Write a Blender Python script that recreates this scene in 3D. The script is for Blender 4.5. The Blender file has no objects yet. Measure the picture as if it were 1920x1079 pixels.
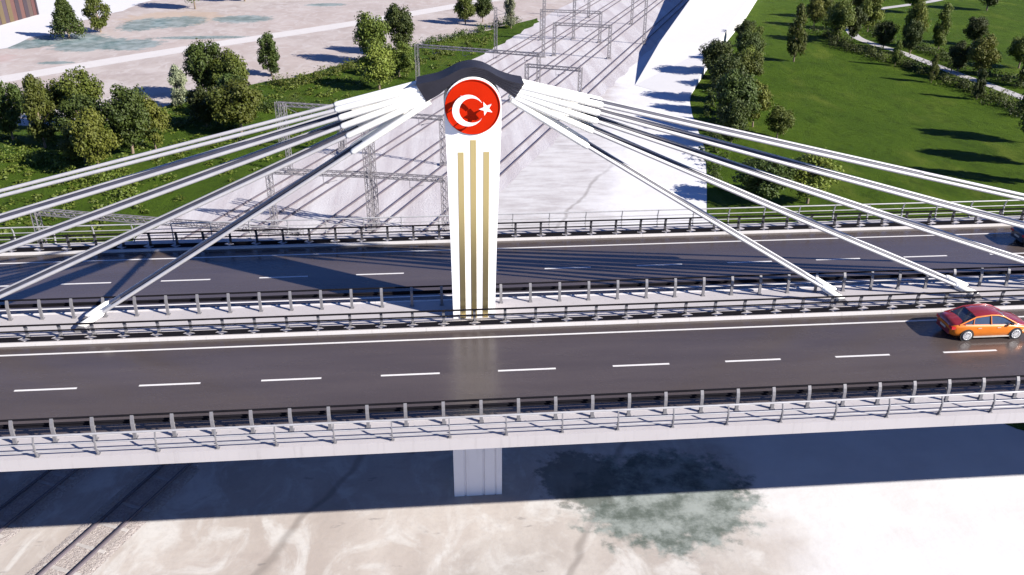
import bpy, math, random
from mathutils import Vector, Matrix
random.seed(7)
sc = bpy.context.scene
COL = sc.collection
R = math.radians
ZG = -12.5          # yard level below the deck
AX = 1.75           # pylon axis (x), bridge runs along x
YC = 6.4            # middle of the median

# ------------------------------------------------------------------ mesh helper
class MB:
    def __init__(s): s.v = []; s.f = []; s.sm = []
    def add(s, vs, fs, smooth=False):
        o = len(s.v); s.v += [tuple(p) for p in vs]
        for f in fs: s.f.append(tuple(i + o for i in f)); s.sm.append(smooth)
        return s
    def box(s, x0, x1, y0, y1, z0, z1):
        v = [(x, y, z) for z in (z0, z1) for (x, y) in ((x0, y0), (x1, y0), (x1, y1), (x0, y1))]
        return s.add(v, [(3, 2, 1, 0), (4, 5, 6, 7), (0, 1, 5, 4), (1, 2, 6, 5), (2, 3, 7, 6), (3, 0, 4, 7)])
    def bar(s, a, b, w, h, up=(0, 0, 1)):
        a = Vector(a); b = Vector(b); d = (b - a).normalized(); u = Vector(up)
        if abs(d.dot(u)) > .98: u = Vector((1, 0, 0))
        r = d.cross(u).normalized() * w / 2; t = r.cross(d).normalized() * h / 2
        v = [p + q for p in (a, b) for q in (-r - t, r - t, r + t, -r + t)]
        return s.add(v, [(0, 1, 2, 3), (7, 6, 5, 4), (0, 4, 5, 1), (1, 5, 6, 2), (2, 6, 7, 3), (3, 7, 4, 0)])
    def tube(s, pts, r, n=10, caps=True):
        pts = [Vector(p) for p in pts]; m = len(pts); rr = r if isinstance(r, (list, tuple)) else [r] * m
        vs = []; pu = None
        for i, p in enumerate(pts):
            d = (pts[min(i + 1, m - 1)] - pts[max(i - 1, 0)]).normalized()
            if pu is None: pu = Vector((0, 0, 1)) if abs(d.z) < .9 else Vector((1, 0, 0))
            x = d.cross(pu).normalized(); y = x.cross(d).normalized(); pu = y
            for k in range(n):
                a = 2 * math.pi * k / n; vs.append(p + (x * math.cos(a) + y * math.sin(a)) * rr[i])
        fs = [(i * n + k, (i + 1) * n + k, (i + 1) * n + (k + 1) % n, i * n + (k + 1) % n) for i in range(m - 1) for k in range(n)]
        s.add(vs, fs, True)
        if caps: s.add([vs[k] for k in range(n)], [tuple(range(n))]); s.add([vs[(m - 1) * n + k] for k in range(n)], [tuple(reversed(range(n)))])
        return s
    def prism(s, poly, ax, a0, a1, smooth=False):
        """extrude a 2d outline along axis ax ('x','y','z') from a0 to a1"""
        def p3(p, a): return {'x': (a, p[0], p[1]), 'y': (p[0], a, p[1]), 'z': (p[0], p[1], a)}[ax]
        n = len(poly); v = [p3(p, a0) for p in poly] + [p3(p, a1) for p in poly]
        s.add(v, [(i, (i + 1) % n, (i + 1) % n + n, i + n) for i in range(n)], smooth)
        s.add([p3(p, a0) for p in poly], [tuple(reversed(range(n)))]); s.add([p3(p, a1) for p in poly], [tuple(range(n))])
        return s
    def loft(s, secs, closed=True, caps=True, smooth=True):
        n = len(secs[0]); v = [p for sec in secs for p in sec]; fs = []
        for i in range(len(secs) - 1):
            for k in range(n if closed else n - 1):
                fs.append((i * n + k, i * n + (k + 1) % n, (i + 1) * n + (k + 1) % n, (i + 1) * n + k))
        s.add(v, fs, smooth)
        if caps: s.add(secs[0], [tuple(reversed(range(n)))]); s.add(secs[-1], [tuple(range(n))])
        return s
    def mesh(s, name, recalc=True):
        me = bpy.data.meshes.new(name); me.from_pydata(s.v, [], s.f)
        me.polygons.foreach_set('use_smooth', s.sm)
        if recalc:
            import bmesh
            b = bmesh.new(); b.from_mesh(me); bmesh.ops.recalc_face_normals(b, faces=b.faces[:]); b.to_mesh(me); b.free()
        me.update(); return me
    def build(s, name, mat, parent=None, loc=(0, 0, 0), recalc=True):
        me = s.mesh(name, recalc); me.materials.append(mat)
        return link(name, me, parent, loc)

def link(name, me, parent=None, loc=(0, 0, 0)):
    o = bpy.data.objects.new(name, me); COL.objects.link(o); o.location = loc
    if parent: o.parent = parent
    return o
def tag(o, label=None, cat=None, group=None, kind=None):
    if label: o['label'] = label
    if cat: o['category'] = cat
    if group: o['group'] = group
    if kind: o['kind'] = kind
    return o
def thing(name, label, cat, loc=(0, 0, 0), rz=0, group=None):
    o = bpy.data.objects.new(name, None); COL.objects.link(o); o.location = loc; o.rotation_euler = (0, 0, rz)
    o.empty_display_size = .3
    return tag(o, label, cat, group)
def struct(name, mb, m, label, cat):
    o = mb.build(name, m); return tag(o, label, cat, kind='structure')
def dup(root, loc, rz, scale, label):
    c = root.copy(); COL.objects.link(c); c.location = loc; c.rotation_euler = (0, 0, rz); c.scale = scale; c['label'] = label
    for ch in list(root.children):
        k = ch.copy(); COL.objects.link(k); k.parent = c
        for g in list(ch.children):
            q = g.copy(); COL.objects.link(q); q.parent = k
    return c

# ------------------------------------------------------------------ materials
class NT:
    def __init__(s, name):
        s.m = bpy.data.materials.new(name); s.m.use_nodes = True; s.t = s.m.node_tree; s.b = s.t.nodes['Principled BSDF']
    def n(s, typ, **kw):
        x = s.t.nodes.new(typ)
        for k, v in kw.items():
            if k in x.inputs.keys() if hasattr(x.inputs, 'keys') else False: x.inputs[k].default_value = v
            else: setattr(x, k, v)
        return x
    def l(s, a, b): s.t.links.new(a, b)
    def pos(s, scale=(1, 1, 1), rz=0, obj=False):
        mp = s.n('ShaderNodeMapping'); mp.inputs['Scale'].default_value = scale; mp.inputs['Rotation'].default_value = (0, 0, rz)
        if obj: s.l(s.n('ShaderNodeTexCoord').outputs['Object'], mp.inputs['Vector'])
        else: s.l(s.n('ShaderNodeNewGeometry').outputs['Position'], mp.inputs['Vector'])
        return mp.outputs['Vector']
    def noise(s, vec, scale, detail=5, rough=.55, lo=None, hi=None, dist=0):
        x = s.n('ShaderNodeTexNoise'); x.inputs['Scale'].default_value = scale; x.inputs['Detail'].default_value = detail
        x.inputs['Roughness'].default_value = rough; x.inputs['Distortion'].default_value = dist
        s.l(vec, x.inputs['Vector']); o = x.outputs['Fac']
        return s.ramp(o, lo, hi) if lo is not None else o
    def ramp(s, val, lo, hi, a=0., b=1.):
        x = s.n('ShaderNodeMapRange'); x.inputs['From Min'].default_value = lo; x.inputs['From Max'].default_value = hi
        x.inputs['To Min'].default_value = a; x.inputs['To Max'].default_value = b; x.interpolation_type = 'SMOOTHSTEP'
        s.l(val, x.inputs['Value']); return x.outputs['Result']
    def math(s, op, a, b=None):
        x = s.n('ShaderNodeMath'); x.operation = op
        for i, q in enumerate((a, b)):
            if q is None: continue
            if isinstance(q, (int, float)): x.inputs[i].default_value = q
            else: s.l(q, x.inputs[i])
        return x.outputs[0]
    def mix(s, f, a, b):
        x = s.n('ShaderNodeMix'); x.data_type = 'RGBA'
        if isinstance(f, (int, float)): x.inputs[0].default_value = f
        else: s.l(f, x.inputs[0])
        for i, q in ((6, a), (7, b)):
            if isinstance(q, tuple): x.inputs[i].default_value = (*q, 1)
            else: s.l(q, x.inputs[i])
        return x.outputs[2]
    def base(s, c, rough=.6, metal=0., spec=None, coat=None):
        if isinstance(c, tuple): s.b.inputs['Base Color'].default_value = (*c, 1)
        else: s.l(c, s.b.inputs['Base Color'])
        if isinstance(rough, (int, float)): s.b.inputs['Roughness'].default_value = rough
        else: s.l(rough, s.b.inputs['Roughness'])
        s.b.inputs['Metallic'].default_value = metal
        if spec is not None: s.b.inputs['Specular IOR Level'].default_value = spec
        if coat: s.b.inputs['Coat Weight'].default_value = coat; s.b.inputs['Coat Roughness'].default_value = .05
        return s
    def bump(s, h, strength=.3, dist=.05):
        x = s.n('ShaderNodeBump'); x.inputs['Strength'].default_value = strength; x.inputs['Distance'].default_value = dist
        s.l(h, x.inputs['Height']); s.l(x.outputs['Normal'], s.b.inputs['Normal']); return s

def simple(name, c, rough=.5, metal=0., spec=None, coat=None, var=.12, vs=1.5, bump=0):
    t = NT(name); v = t.pos(obj=True); f = t.noise(v, vs, 5, .6, .3, .7)
    d = tuple(x * (1 - var) for x in c); u = tuple(min(1, x * (1 + var * .5)) for x in c)
    t.base(t.mix(f, d, u), rough, metal, spec, coat)
    if bump: t.bump(t.noise(v, vs * 12, 4), bump, .02)
    return t.m

def weathered(name, c, streak=(0.5, 0.47, 0.43), amt=.25, rough=.6):
    t = NT(name); v = t.pos(obj=True)
    f1 = t.noise(t.pos((3, 3, .25), obj=True), 1.2, 6, .65, .52, .75)
    f2 = t.noise(v, .6, 5, .6, .35, .75)
    c2 = t.mix(t.math('MULTIPLY', f1, amt), c, streak)
    t.base(t.mix(t.math('MULTIPLY', f2, amt * .6), c2, tuple(x * .8 for x in c)), rough)
    t.bump(t.noise(v, 25, 4), .12, .01); return t.m

M = {}
M['white'] = weathered('white_paint', (.66, .65, .635), (.5, .48, .44), .12, .5)
M['kerb'] = weathered('kerb_concrete', (.46, .44, .43), (.27, .25, .24), .3, .7)
M['concrete'] = weathered('deck_concrete', (.31, .29, .292), (.17, .155, .155), .42, .75)
M['soffit'] = weathered('low_bounce_soffit', (.085, .08, .08), (.05, .047, .045), .4, .85)  # unseen underside, made dark to cut bounce light below the deck
M['pier'] = weathered('pier_concrete', (.60, .57, .57), (.38, .36, .35), .3, .75)
M['steel'] = simple('galvanised_steel', (.155, .15, .158), .55, .2, var=.18)
M['darkpost'] = simple('dark_post', (.05, .047, .052), .55, .1)
M['rail'] = simple('dark_guard_rail', (.0065, .006, .008), .9, 0, .05, var=.2)
M['tube'] = simple('light_steel_tube', (.30, .295, .30), .45, .2)
M['mast'] = simple('mast_steel', (.17, .158, .165), .65, .1, var=.15)
M['saddle'] = simple('saddle_coating', (.014, .0135, .02), .7, 0, .2, var=.2)
M['pipe'] = simple('stay_pipe', (.34, .33, .335), .4, 0, var=.08)
M['sheath'] = simple('white_sheath', (.68, .67, .63), .45, 0, var=.05)
M['red'] = simple('emblem_red', (.36, .0125, .0008), .5, 0, .06, var=.06)
M['emblem_white'] = simple('emblem_white', (.62, .60, .60), .45, var=.04)
t = NT('gold_strip'); t.base(t.mix(t.noise(t.pos(obj=True), .8, 3), (.82, .67, .31), (.85, .71, .34)), .3, 1.0); M['gold'] = t.m
M['rubber'] = simple('tyre_rubber', (.02, .02, .021), .8, var=.2)
M['alloy'] = simple('alloy_rim', (.5, .5, .5), .35, .3)
M['stay_shade'] = simple('stay_shade_tube', (.045, .045, .06), .55, 0, .3, var=.2)
M['orange'] = simple('orange_paint', (.52, .135, .005), .42, .15, coat=.2, var=.06)
M['crimson'] = simple('crimson_sheen', (.19, .012, .014), .32, .15, coat=.8, var=.06)  # sheen on the orange car's upward panels, put into a second colour
M['navy'] = simple('navy_paint', (.008, .022, .045), .3, .1, coat=.5, var=.06)
M['carglass'] = simple('car_glass', (.03, .04, .06), .06, 0, spec=.8, var=.1)
M['black'] = simple('black_trim', (.015, .015, .016), .5, var=.2)
M['lamp_red'] = simple('tail_lamp', (.45, .02, .02), .15, coat=.6)
M['lamp_white'] = simple('head_lamp', (.8, .8, .82), .12, coat=.6)
M['chrome'] = simple('bright_trim', (.5, .47, .42), .3, .3)
M['bark'] = simple('bark', (.16, .12, .085), .9, var=.35, vs=6, bump=.4)
M['rail_steel'] = simple('running_rail', (.085, .07, .082), .6, .1, var=.2, vs=.3)
M['sleeper'] = simple('sleeper_concrete', (.34, .32, .31), .8, var=.2)

def asphalt():
    t = NT('asphalt'); v = t.pos()
    big = t.noise(t.pos((.12, 1, 1)), .55, 6, .6, .3, .72)
    fine = t.noise(v, 14, 6, .7, .3, .7)
    c = t.mix(big, (.044, .034, .0305), (.060, .047, .042))
    c = t.mix(t.math('MULTIPLY', fine, .25), c, (.075, .066, .067))
    cracks = t.noise(t.pos((.25, 1.6, 1)), 1.7, 8, .65, .60, .70)
    c = t.mix(t.math('MULTIPLY', cracks, .22), c, (.026, .022, .024))
    rg = t.ramp(t.noise(t.pos((.3, 1, 1)), 1.1, 5), .3, .7, .16, .30)
    t.base(c, rg, 0, .42); t.bump(t.math('ADD', t.noise(v, 26, 5, .7), t.math('MULTIPLY', t.noise(t.pos((1, .6, 1)), 2.4, 4, .6), 3.)), .22, .009); return t.m
M['asphalt'] = asphalt()
M['line'] = weathered('road_paint', (.50, .485, .47), (.25, .23, .23), .4, .55)

def ground():
    t = NT('dirt'); v = t.pos()
    sx = t.n('ShaderNodeSeparateXYZ'); t.l(t.n('ShaderNodeNewGeometry').outputs['Position'], sx.inputs[0]); X, Y = sx.outputs['X'], sx.outputs['Y']
    a = t.noise(t.pos((1, .6, 1), .4), .16, 7, .62, .32, .7)
    c = t.mix(a, (.245, .222, .204), (.40, .38, .358))
    b = t.noise(t.pos((.35, 1.3, 1), -.25), .28, 7, .65, .5, .8)
    c = t.mix(t.math('MULTIPLY', b, .8), c, (.185, .16, .155))
    p = t.noise(v, .045, 4, .5, .42, .62)
    c = t.mix(t.math('MULTIPLY', p, .5), c, (.33, .28, .25))
    s = t.noise(t.pos((.8, 2.2, 1), -.3), .5, 6, .6, .63, .73)
    c = t.mix(t.math('MULTIPLY', s, .7), c, (.12, .112, .112))
    cl = t.noise(t.pos((1, .7, 1), .9), .34, 5, .6, .45, .68, 1.2); c = t.mix(t.math('MULTIPLY', cl, .75), c, (.44, .428, .415))
    gr = t.noise(v, 3.5, 6, .75, .45, .75); c = t.mix(t.math('MULTIPLY', gr, .3), c, (.22, .205, .195))
    pale = t.math('MULTIPLY', t.ramp(Y, 18, 34), t.math('MULTIPLY', t.ramp(X, -8, 4), t.ramp(Y, 175, 120)))
    pk = t.mix(t.noise(t.pos((.5, 1.6, 1), -.2), .45, 7, .68, .38, .70), (.40, .39, .39), (.27, .25, .25)); c = t.mix(t.math('MULTIPLY', pale, .8), c, pk)
    far = t.ramp(Y, 85, 120); c = t.mix(t.math('MULTIPLY', far, .5), c, (.25, .19, .165))
    # old vehicle track worn across the dirt
    tr = t.math('ABSOLUTE', t.math('ADD', t.math('ADD', t.math('MULTIPLY', X, 1.), t.math('MULTIPLY', Y, -.47)), t.math('MULTIPLY', t.noise(v, .15, 3), 3.)))
    c = t.mix(t.math('MULTIPLY', t.ramp(t.math('ABSOLUTE', t.math('ADD', tr, -9.)), .45, .05), .45), c, (.10, .085, .075))
    # scrub stains
    def stain(cx, cy, rx, ry, col, amt, wob=.8):
        nonlocal c
        dx = t.math('DIVIDE', t.math('ADD', X, -cx), rx); dy = t.math('DIVIDE', t.math('ADD', Y, -cy), ry)
        d = t.math('SQRT', t.math('ADD', t.math('MULTIPLY', dx, dx), t.math('MULTIPLY', dy, dy)))
        d = t.math('ADD', d, t.math('MULTIPLY', t.math('ADD', t.noise(v, 2.2 / max(1, min(rx, ry) * .5), 6, .65), -.5), wob * 1.6))
        m = t.math('MULTIPLY', t.ramp(d, 1.0, .72), amt)
        c = t.mix(m, c, col)
    mott = t.mix(t.noise(v, .55, 6, .7, .35, .65), (.045, .062, .052), (.20, .225, .215))
    # paved pale ground to the east
    bx = t.math('ADD', t.math('ADD', X, t.math('MULTIPLY', t.math('MAXIMUM', t.math('ADD', Y, -55.), 0.), -.2)), t.math('MULTIPLY', t.math('ADD', t.noise(v, .22, 5, .6), -.5), 9.))
    wm = t.ramp(bx, 16.5, 21.5)
    pc = t.mix(t.noise(v, .3, 5, .6, .3, .7), (.43, .42, .425), (.48, .475, .475))
    c = t.mix(wm, c, pc)
    stain(13.5, 4.2, 6.6, 5.4, mott, .95, .7)
    stain(8.5, 6.5, 3., 3.2, (.06, .068, .057), .7)
    teal = t.mix(t.noise(v, .35, 6, .7, .35, .65), (.045, .085, .08), (.17, .21, .21))
    stain(-62, 186, 14, 12, (.30, .22, .15), .6)
    stain(-92, 140, 12, 8, (.30, .20, .18), .5)
    for cx, cy, rx, ry in ((-85, 156, 7, 6), (-72, 155, 8, 9), (-63, 154, 7, 7), (-78, 161, 8, 8), (-60, 181, 7, 9), (-46, 184, 8, 6), (-67, 178, 6, 10), (-28, 205, 6, 3), (-72, 137, 4, 1.5), (-50, 161, 12, 2.)):
        stain(cx, cy, rx, ry, teal, .85)
    t.base(c, .9); t.bump(t.noise(v, 1.2, 7, .6), .25, .1); return t.m
M['ground'] = ground()

def yard():
    t = NT('yard_ballast'); v = t.pos()
    # stripes follow the tracks (bearing 23.8 degrees)
    w = t.pos((1, .05, 1), R(23.8))
    a = t.noise(w, .5, 6, .6, .35, .68); b = t.noise(v, 5, 5, .7, .3, .7)
    c = t.mix(a, (.325, .298, .305), (.42, .405, .41)); c = t.mix(t.math('MULTIPLY', b, .3), c, (.25, .215, .22))
    e = t.noise(t.pos((.5, .5, 1)), .3, 6, .65, .55, .72); c = t.mix(t.math('MULTIPLY', e, .4), c, (.43, .42, .415))
    t.base(c, .9); t.bump(b, .5, .06); return t.m
M['yard'] = yard()
def bed():
    t = NT('track_bed'); v = t.pos(); b = t.noise(v, 6, 5, .75, .3, .7)
    c = t.mix(b, (.27, .23, .22), (.40, .36, .34)); t.base(c, .95); t.bump(b, .8, .08); return t.m
M['bed'] = bed()
def grass(name, dk, lt, dry):
    t = NT(name); v = t.pos()
    a = t.noise(v, .09, 5, .55, .3, .7); b = t.noise(t.pos((1, .5, 1)), 1.1, 6, .7, .3, .72); d = t.noise(v, 9, 5, .8, .3, .7)
    c = t.mix(a, dk, lt); c = t.mix(t.math('MULTIPLY', b, .45), c, tuple(x * .62 for x in dk))
    c = t.mix(t.math('MULTIPLY', d, .4), c, tuple(x * 1.25 for x in lt))
    e = t.noise(t.pos((1, .35, 1), -.1), .22, 6, .6, .50, .74); c = t.mix(t.math('MULTIPLY', e, .6), c, dry)
    h = t.noise(t.pos((1, .6, 1), .3), .5, 7, .7, .48, .66); c = t.mix(t.math('MULTIPLY', h, .5), c, tuple(x * .5 for x in dk))
    q = t.noise(v, 2.6, 4, .7, .52, .68); c = t.mix(t.math('MULTIPLY', q, .35), c, tuple(x * 1.5 for x in lt))
    t.base(c, .95, 0, .08); t.bump(t.math('ADD', d, b), .8, .15); return t.m
M['lawn'] = grass('lawn_grass', (.031, .060, .0035), (.050, .086, .005), (.098, .122, .016))
M['verge'] = grass('verge_grass', (.030, .057, .0045), (.050, .086, .007), (.09, .105, .018))
def leaf(name, a, b, c3, tr=.2):
    t = NT(name); v = t.pos(obj=True)
    oi = t.n('ShaderNodeObjectInfo')
    f = t.noise(v, 1.1, 3, .6, .35, .65); g = t.noise(v, 6, 3, .7, .3, .7)
    c = t.mix(f, a, b); c = t.mix(t.math('MULTIPLY', g, .5), c, c3)
    hs = t.n('ShaderNodeHueSaturation'); t.l(c, hs.inputs['Color']); t.l(t.ramp(oi.outputs['Random'], 0, 1, .75, 1.25), hs.inputs['Value'])
    t.l(t.ramp(oi.outputs['Random'], 0, 1, .485, .512), hs.inputs['Hue'])
    t.base(hs.outputs['Color'], .6, 0, .25)
    tl = t.n('ShaderNodeBsdfTranslucent'); t.l(hs.outputs['Color'], tl.inputs['Color'])
    mx = t.n('ShaderNodeMixShader'); mx.inputs[0].default_value = tr
    t.l(t.b.outputs[0], mx.inputs[1]); t.l(tl.outputs[0], mx.inputs[2]); t.l(mx.outputs[0], t.t.nodes['Material Output'].inputs['Surface'])
    return t.m
M['leaf_olive'] = leaf('olive_leaves', (.036, .056, .006), (.070, .090, .011), (.108, .118, .02))
M['leaf_dark'] = leaf('dark_leaves', (.020, .034, .006), (.040, .058, .009), (.060, .074, .013))
M['leaf_pale'] = leaf('pale_leaves', (.11, .135, .075), (.19, .20, .12), (.22, .22, .13))
M['leaf_lime'] = leaf('yellow_green_leaves', (.058, .080, .008), (.112, .132, .016), (.155, .16, .03))
M['path'] = weathered('path_gravel', (.30, .285, .28), (.2, .18, .17), .5, .85)
M['pave'] = weathered('pale_paving', (.45, .44, .435), (.33, .31, .30), .3, .8)
M['dirtroad'] = weathered('dirt_road', (.41, .385, .37), (.27, .235, .21), .5, .9)

# ------------------------------------------------------------------ world, sun, camera
w = bpy.data.worlds.new('World'); sc.world = w; w.use_nodes = True
nt = w.node_tree; bg = nt.nodes['Background']
sky = nt.nodes.new('ShaderNodeTexSky'); sky.sky_type = 'NISHITA'; sky.sun_disc = False
SUN_EL = 30.0
sd = Vector((.866 * math.cos(R(SUN_EL)), -.5 * math.cos(R(SUN_EL)), math.sin(R(SUN_EL))))
sky.sun_elevation = R(SUN_EL); sky.sun_rotation = math.atan2(sd.x, sd.y)
sky.altitude = 2000; sky.air_density = .85; sky.dust_density = 0.; sky.ozone_density = 4.5
hs = nt.nodes.new('ShaderNodeHueSaturation'); hs.inputs['Saturation'].default_value = 1.12; hs.inputs['Hue'].default_value = .515
nt.links.new(sky.outputs[0], hs.inputs['Color']); nt.links.new(hs.outputs[0], bg.inputs['Color']); bg.inputs['Strength'].default_value = .078
sl = bpy.data.lights.new('sun', 'SUN'); sl.energy = 5.0; sl.angle = R(.5); sl.color = (1, .945, .87)
so = bpy.data.objects.new('sun', sl); COL.objects.link(so); so.rotation_euler = sd.to_track_quat('Z', 'Y').to_euler()
a, th, roll = .0877, .4609, .0052
F = Vector((math.sin(a) * math.cos(th), math.cos(a) * math.cos(th), -math.sin(th)))
Rt = Vector((math.cos(a), -math.sin(a), 0)); Dn = Vector((-math.sin(a) * math.sin(th), -math.cos(a) * math.sin(th), -math.cos(th)))
c_, s_ = math.cos(roll), math.sin(roll)
R2 = Rt * c_ - Dn * s_; D2 = Rt * s_ + Dn * c_
cam = bpy.data.cameras.new('camera'); co = bpy.data.objects.new('camera', cam); COL.objects.link(co)
mt = Matrix((R2, -D2, -F)).transposed().to_4x4(); mt.translation = (0, -38.6837, 24.0604); co.matrix_world = mt
cam.sensor_width = 36; cam.lens = 36 * 1650 / 1920; cam.clip_start = .5; cam.clip_end = 6000
sc.camera = co
vs = sc.view_settings; vs.view_transform = 'Standard'; vs.look = 'None'; vs.exposure = 1.45; vs.gamma = 1; vs.use_curve_mapping = False

# ------------------------------------------------------------------ ground sheets
def sheet(poly, z):
    m = MB(); m.add([(x, y, z) for x, y in poly], [tuple(range(len(poly)))]); return m
def strip(center, wd, z):
    m = MB(); L = []; n = len(center)
    for i, p in enumerate(center):
        p = Vector(p); d = (Vector(center[min(i + 1, n - 1)]) - Vector(center[max(i - 1, 0)])).normalized(); q = Vector((-d.y, d.x)) * wd / 2
        L.append(((p + q).x, (p + q).y, z)); L.append(((p - q).x, (p - q).y, z))
    m.add(L, [(2 * i, 2 * i + 1, 2 * i + 3, 2 * i + 2) for i in range(n - 1)]); return m
def smooth(pts, k=6):
    out = []; n = len(pts)
    for i in range(n - 1):
        p = [Vector(pts[max(0, min(n - 1, j))]) for j in (i - 1, i, i + 1, i + 2)]
        for q in range(k):
            u = q / k
            out.append(tuple(.5 * ((2 * p[1]) + (-p[0] + p[2]) * u + (2 * p[0] - 5 * p[1] + 4 * p[2] - p[3]) * u * u + (-p[0] + 3 * p[1] - 3 * p[2] + p[3]) * u ** 3)))
    out.append(tuple(pts[-1])); return out
def rough_edge(poly, amp, step):
    out = []; n = len(poly)
    for i in range(n):
        p = Vector(poly[i]); q = Vector(poly[(i + 1) % n]); L = (q - p).length; k = max(1, min(40, int(L / step)))
        for j in range(k):
            r = p.lerp(q, j / k); out.append((r.x + random.uniform(-amp, amp), r.y + random.uniform(-amp, amp)))
    return out

g = MB(); g.add([(-2500, -2500, ZG), (2500, -2500, ZG), (2500, 2500, ZG), (-2500, 2500, ZG)], [(0, 1, 2, 3)])
struct('ground', g, M['ground'], 'pale dusty dirt ground spreading under and beyond the bridge', 'ground')
BE = R(23.8); TD = Vector((math.sin(BE), math.cos(BE))); TN = Vector((math.cos(BE), -math.sin(BE)))
def trk(off, s): p = TN * off + TD * s; return (p.x, p.y)
yard_poly = [trk(-49, 10), trk(-49, 330), trk(-16.5, 330), trk(-17, 160), trk(-17.5, 60), trk(-18, 10)]
struct('railway_yard', sheet(rough_edge(yard_poly, .35, 3), ZG + .012), M['yard'], 'pale pinkish ballast yard under the railway tracks', 'railway yard')
low = [(24.9, 175.6), (6.6, 132.1), (-5.0, 103.8), (-19.7, 74.5), (-30.2, 52.3), (-40, 32), (-56, 4), (-120, -10)]
up = [(-150, 60), (-64.1, 93.9), (-52, 93), (-44, 101.3), (-31.6, 117), (-24.7, 122), (-17.9, 131.6), (-1.6, 151.4), (10.3, 164.1), (25.5, 180.8)]
struct('verge', sheet(rough_edge(low + up, .5, 2.5), ZG + .024), M['verge'], 'green grass verge beside the railway tracks', 'grass verge')
lawn = [(33.6, 64.3), (30, 51.8), (28.5, 42), (31, 27), (36, 15), (40.2, 9.5), (48, 4), (70, 1), (260, -10), (330, 330), (160, 330), (88, 225), (70, 178), (53, 141), (45.2, 113), (41.3, 100.7), (39.5, 92.7), (36.5, 75.2)]
struct('lawn', sheet(lawn, ZG + .024), M['lawn'], 'smooth dark green lawn beside the pale paved ground', 'lawn')
path = [(165, 222), (148.7, 212.2), (137.7, 202.8), (126.3, 195.9), (116.2, 190.3), (107.8, 184.0), (101.0, 174.2), (96.4, 164.4), (92.9, 152.8), (93.2, 144.4), (94.9, 136.0), (95.5, 126.4), (96.0, 115.9), (97.0, 107.2), (97.5, 98.0), (98.5, 80), (100, 50)]
struct('path', strip(smooth(path), 2.2, ZG + .036), M['path'], 'narrow pale footpath winding across the green lawn', 'path')
rd = [(-140, 70), (-100, 100.5), (-77, 123), (-53.5, 146), (-21.5, 174), (-1, 194), (30, 226)]
struct('dirt_road', strip(smooth(rd), 5.5, ZG + .012), M['dirtroad'], 'straight pale dirt road crossing the bare ground', 'road')
pv = [(-140, 120), (-92, 147), (-86.5, 152), (-86.5, 163), (-83, 172), (-84, 182), (-78, 198), (-74, 230), (-140, 230)]
struct('pavement', sheet(rough_edge(pv, .4, 4), ZG + .018), M['pave'], 'bright pale paving in front of the brown panelled wall', 'pavement')
# ramp: a road on a wedge of fill climbing away beyond the tracks
ml = [(34.6, 112.1, 0.02), (44.9, 137.6, 2.4), (61.2, 176.6, 4.4), (94, 253, 9.5)]
mr = [(41.2, 101.5, 0.02), (56.0, 135.5, 2.4), (76.2, 178, 4.4), (112, 259, 9.5)]
rp = MB()
top = []
for p, q in zip(ml, mr): top += [(p[0], p[1], ZG + p[2]), (q[0], q[1], ZG + q[2])]
rp.add(top, [(2 * i, 2 * i + 1, 2 * i + 3, 2 * i + 2) for i in range(3)])
for side in (ml, mr):
    v = []
    for p in side: v += [(p[0], p[1], ZG + p[2]), (p[0], p[1], ZG - .5)]
    rp.add(v, [(2 * i, 2 * i + 1, 2 * i + 3, 2 * i + 2) for i in range(3)])
ro = struct('ramp', rp, M['pave'], 'wide white road ramp climbing away beyond the railway tracks', 'ramp')

# ------------------------------------------------------------------ bridge
XA, XB = -130, 170
br = thing('road_bridge', 'pale concrete road bridge with two carriageways crossing over the railway', 'bridge', (AX, YC, ZG))
def bp(name, mb, m, lab=None):
    o = mb.build(name, m); o.parent = br; o.matrix_parent_inverse = Matrix.Translation((-AX, -YC, -ZG))
    if lab: o['label'] = lab
    return o
YN, YF = -5.87, 18.45
prof = [(YN, .10), (YN, -.49), (YF, -.49), (YF, .10), (16.95, .13), (16.95, -.06), (7.95, -.06), (7.95, .12), (4.6, .12), (4.6, -.06), (-4.2, -.06), (-4.2, .13)]
bp('deck', MB().prism(prof, 'x', XA, XB), M['concrete'])
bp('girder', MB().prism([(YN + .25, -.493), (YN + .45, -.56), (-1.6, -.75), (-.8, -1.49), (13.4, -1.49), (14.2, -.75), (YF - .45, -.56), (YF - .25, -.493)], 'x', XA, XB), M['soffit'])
def kerb(y0, y1, h):
    m = MB(); x = XA
    while x < XB:
        m.box(x + .006, x + 2.994, y0, y1, -.05, h); x += 3.0
    return m
for y0, y1 in ((4.48, 4.62), (7.86, 8.06), (-4.30, -4.10), (16.80, 16.95)):
    bp('kerb', kerb(y0, y1, .14), M['kerb'])
# pier under the pylon: grooved concrete wall
po = []; x0, x1, y0, y1 = .3, 3.3, 5.35, 7.9
for xx, yy in ((x0, y0), (x0 + .62, y0), (x0 + .66, y0 + .07), (x0 + .74, y0 + .07), (x0 + .78, y0), (x0 + 1.78, y0), (x0 + 1.82, y0 + .07), (x0 + 1.9, y0 + .07), (x0 + 1.94, y0), (x1 - .46, y0), (x1 - .43, y0 + .06), (x1 - .38, y0 + .06), (x1 - .35, y0), (x1, y0)): po.append((xx, yy))
po += [(x1, y1), (x0, y1)]
pm = MB().prism(po, 'z', ZG - .5, -1.9); pm.box(x0 - .12, x1 + .12, y0 - .12, y1 + .12, -1.9, -1.49)
bp('pier', pm, M['pier'])
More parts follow.
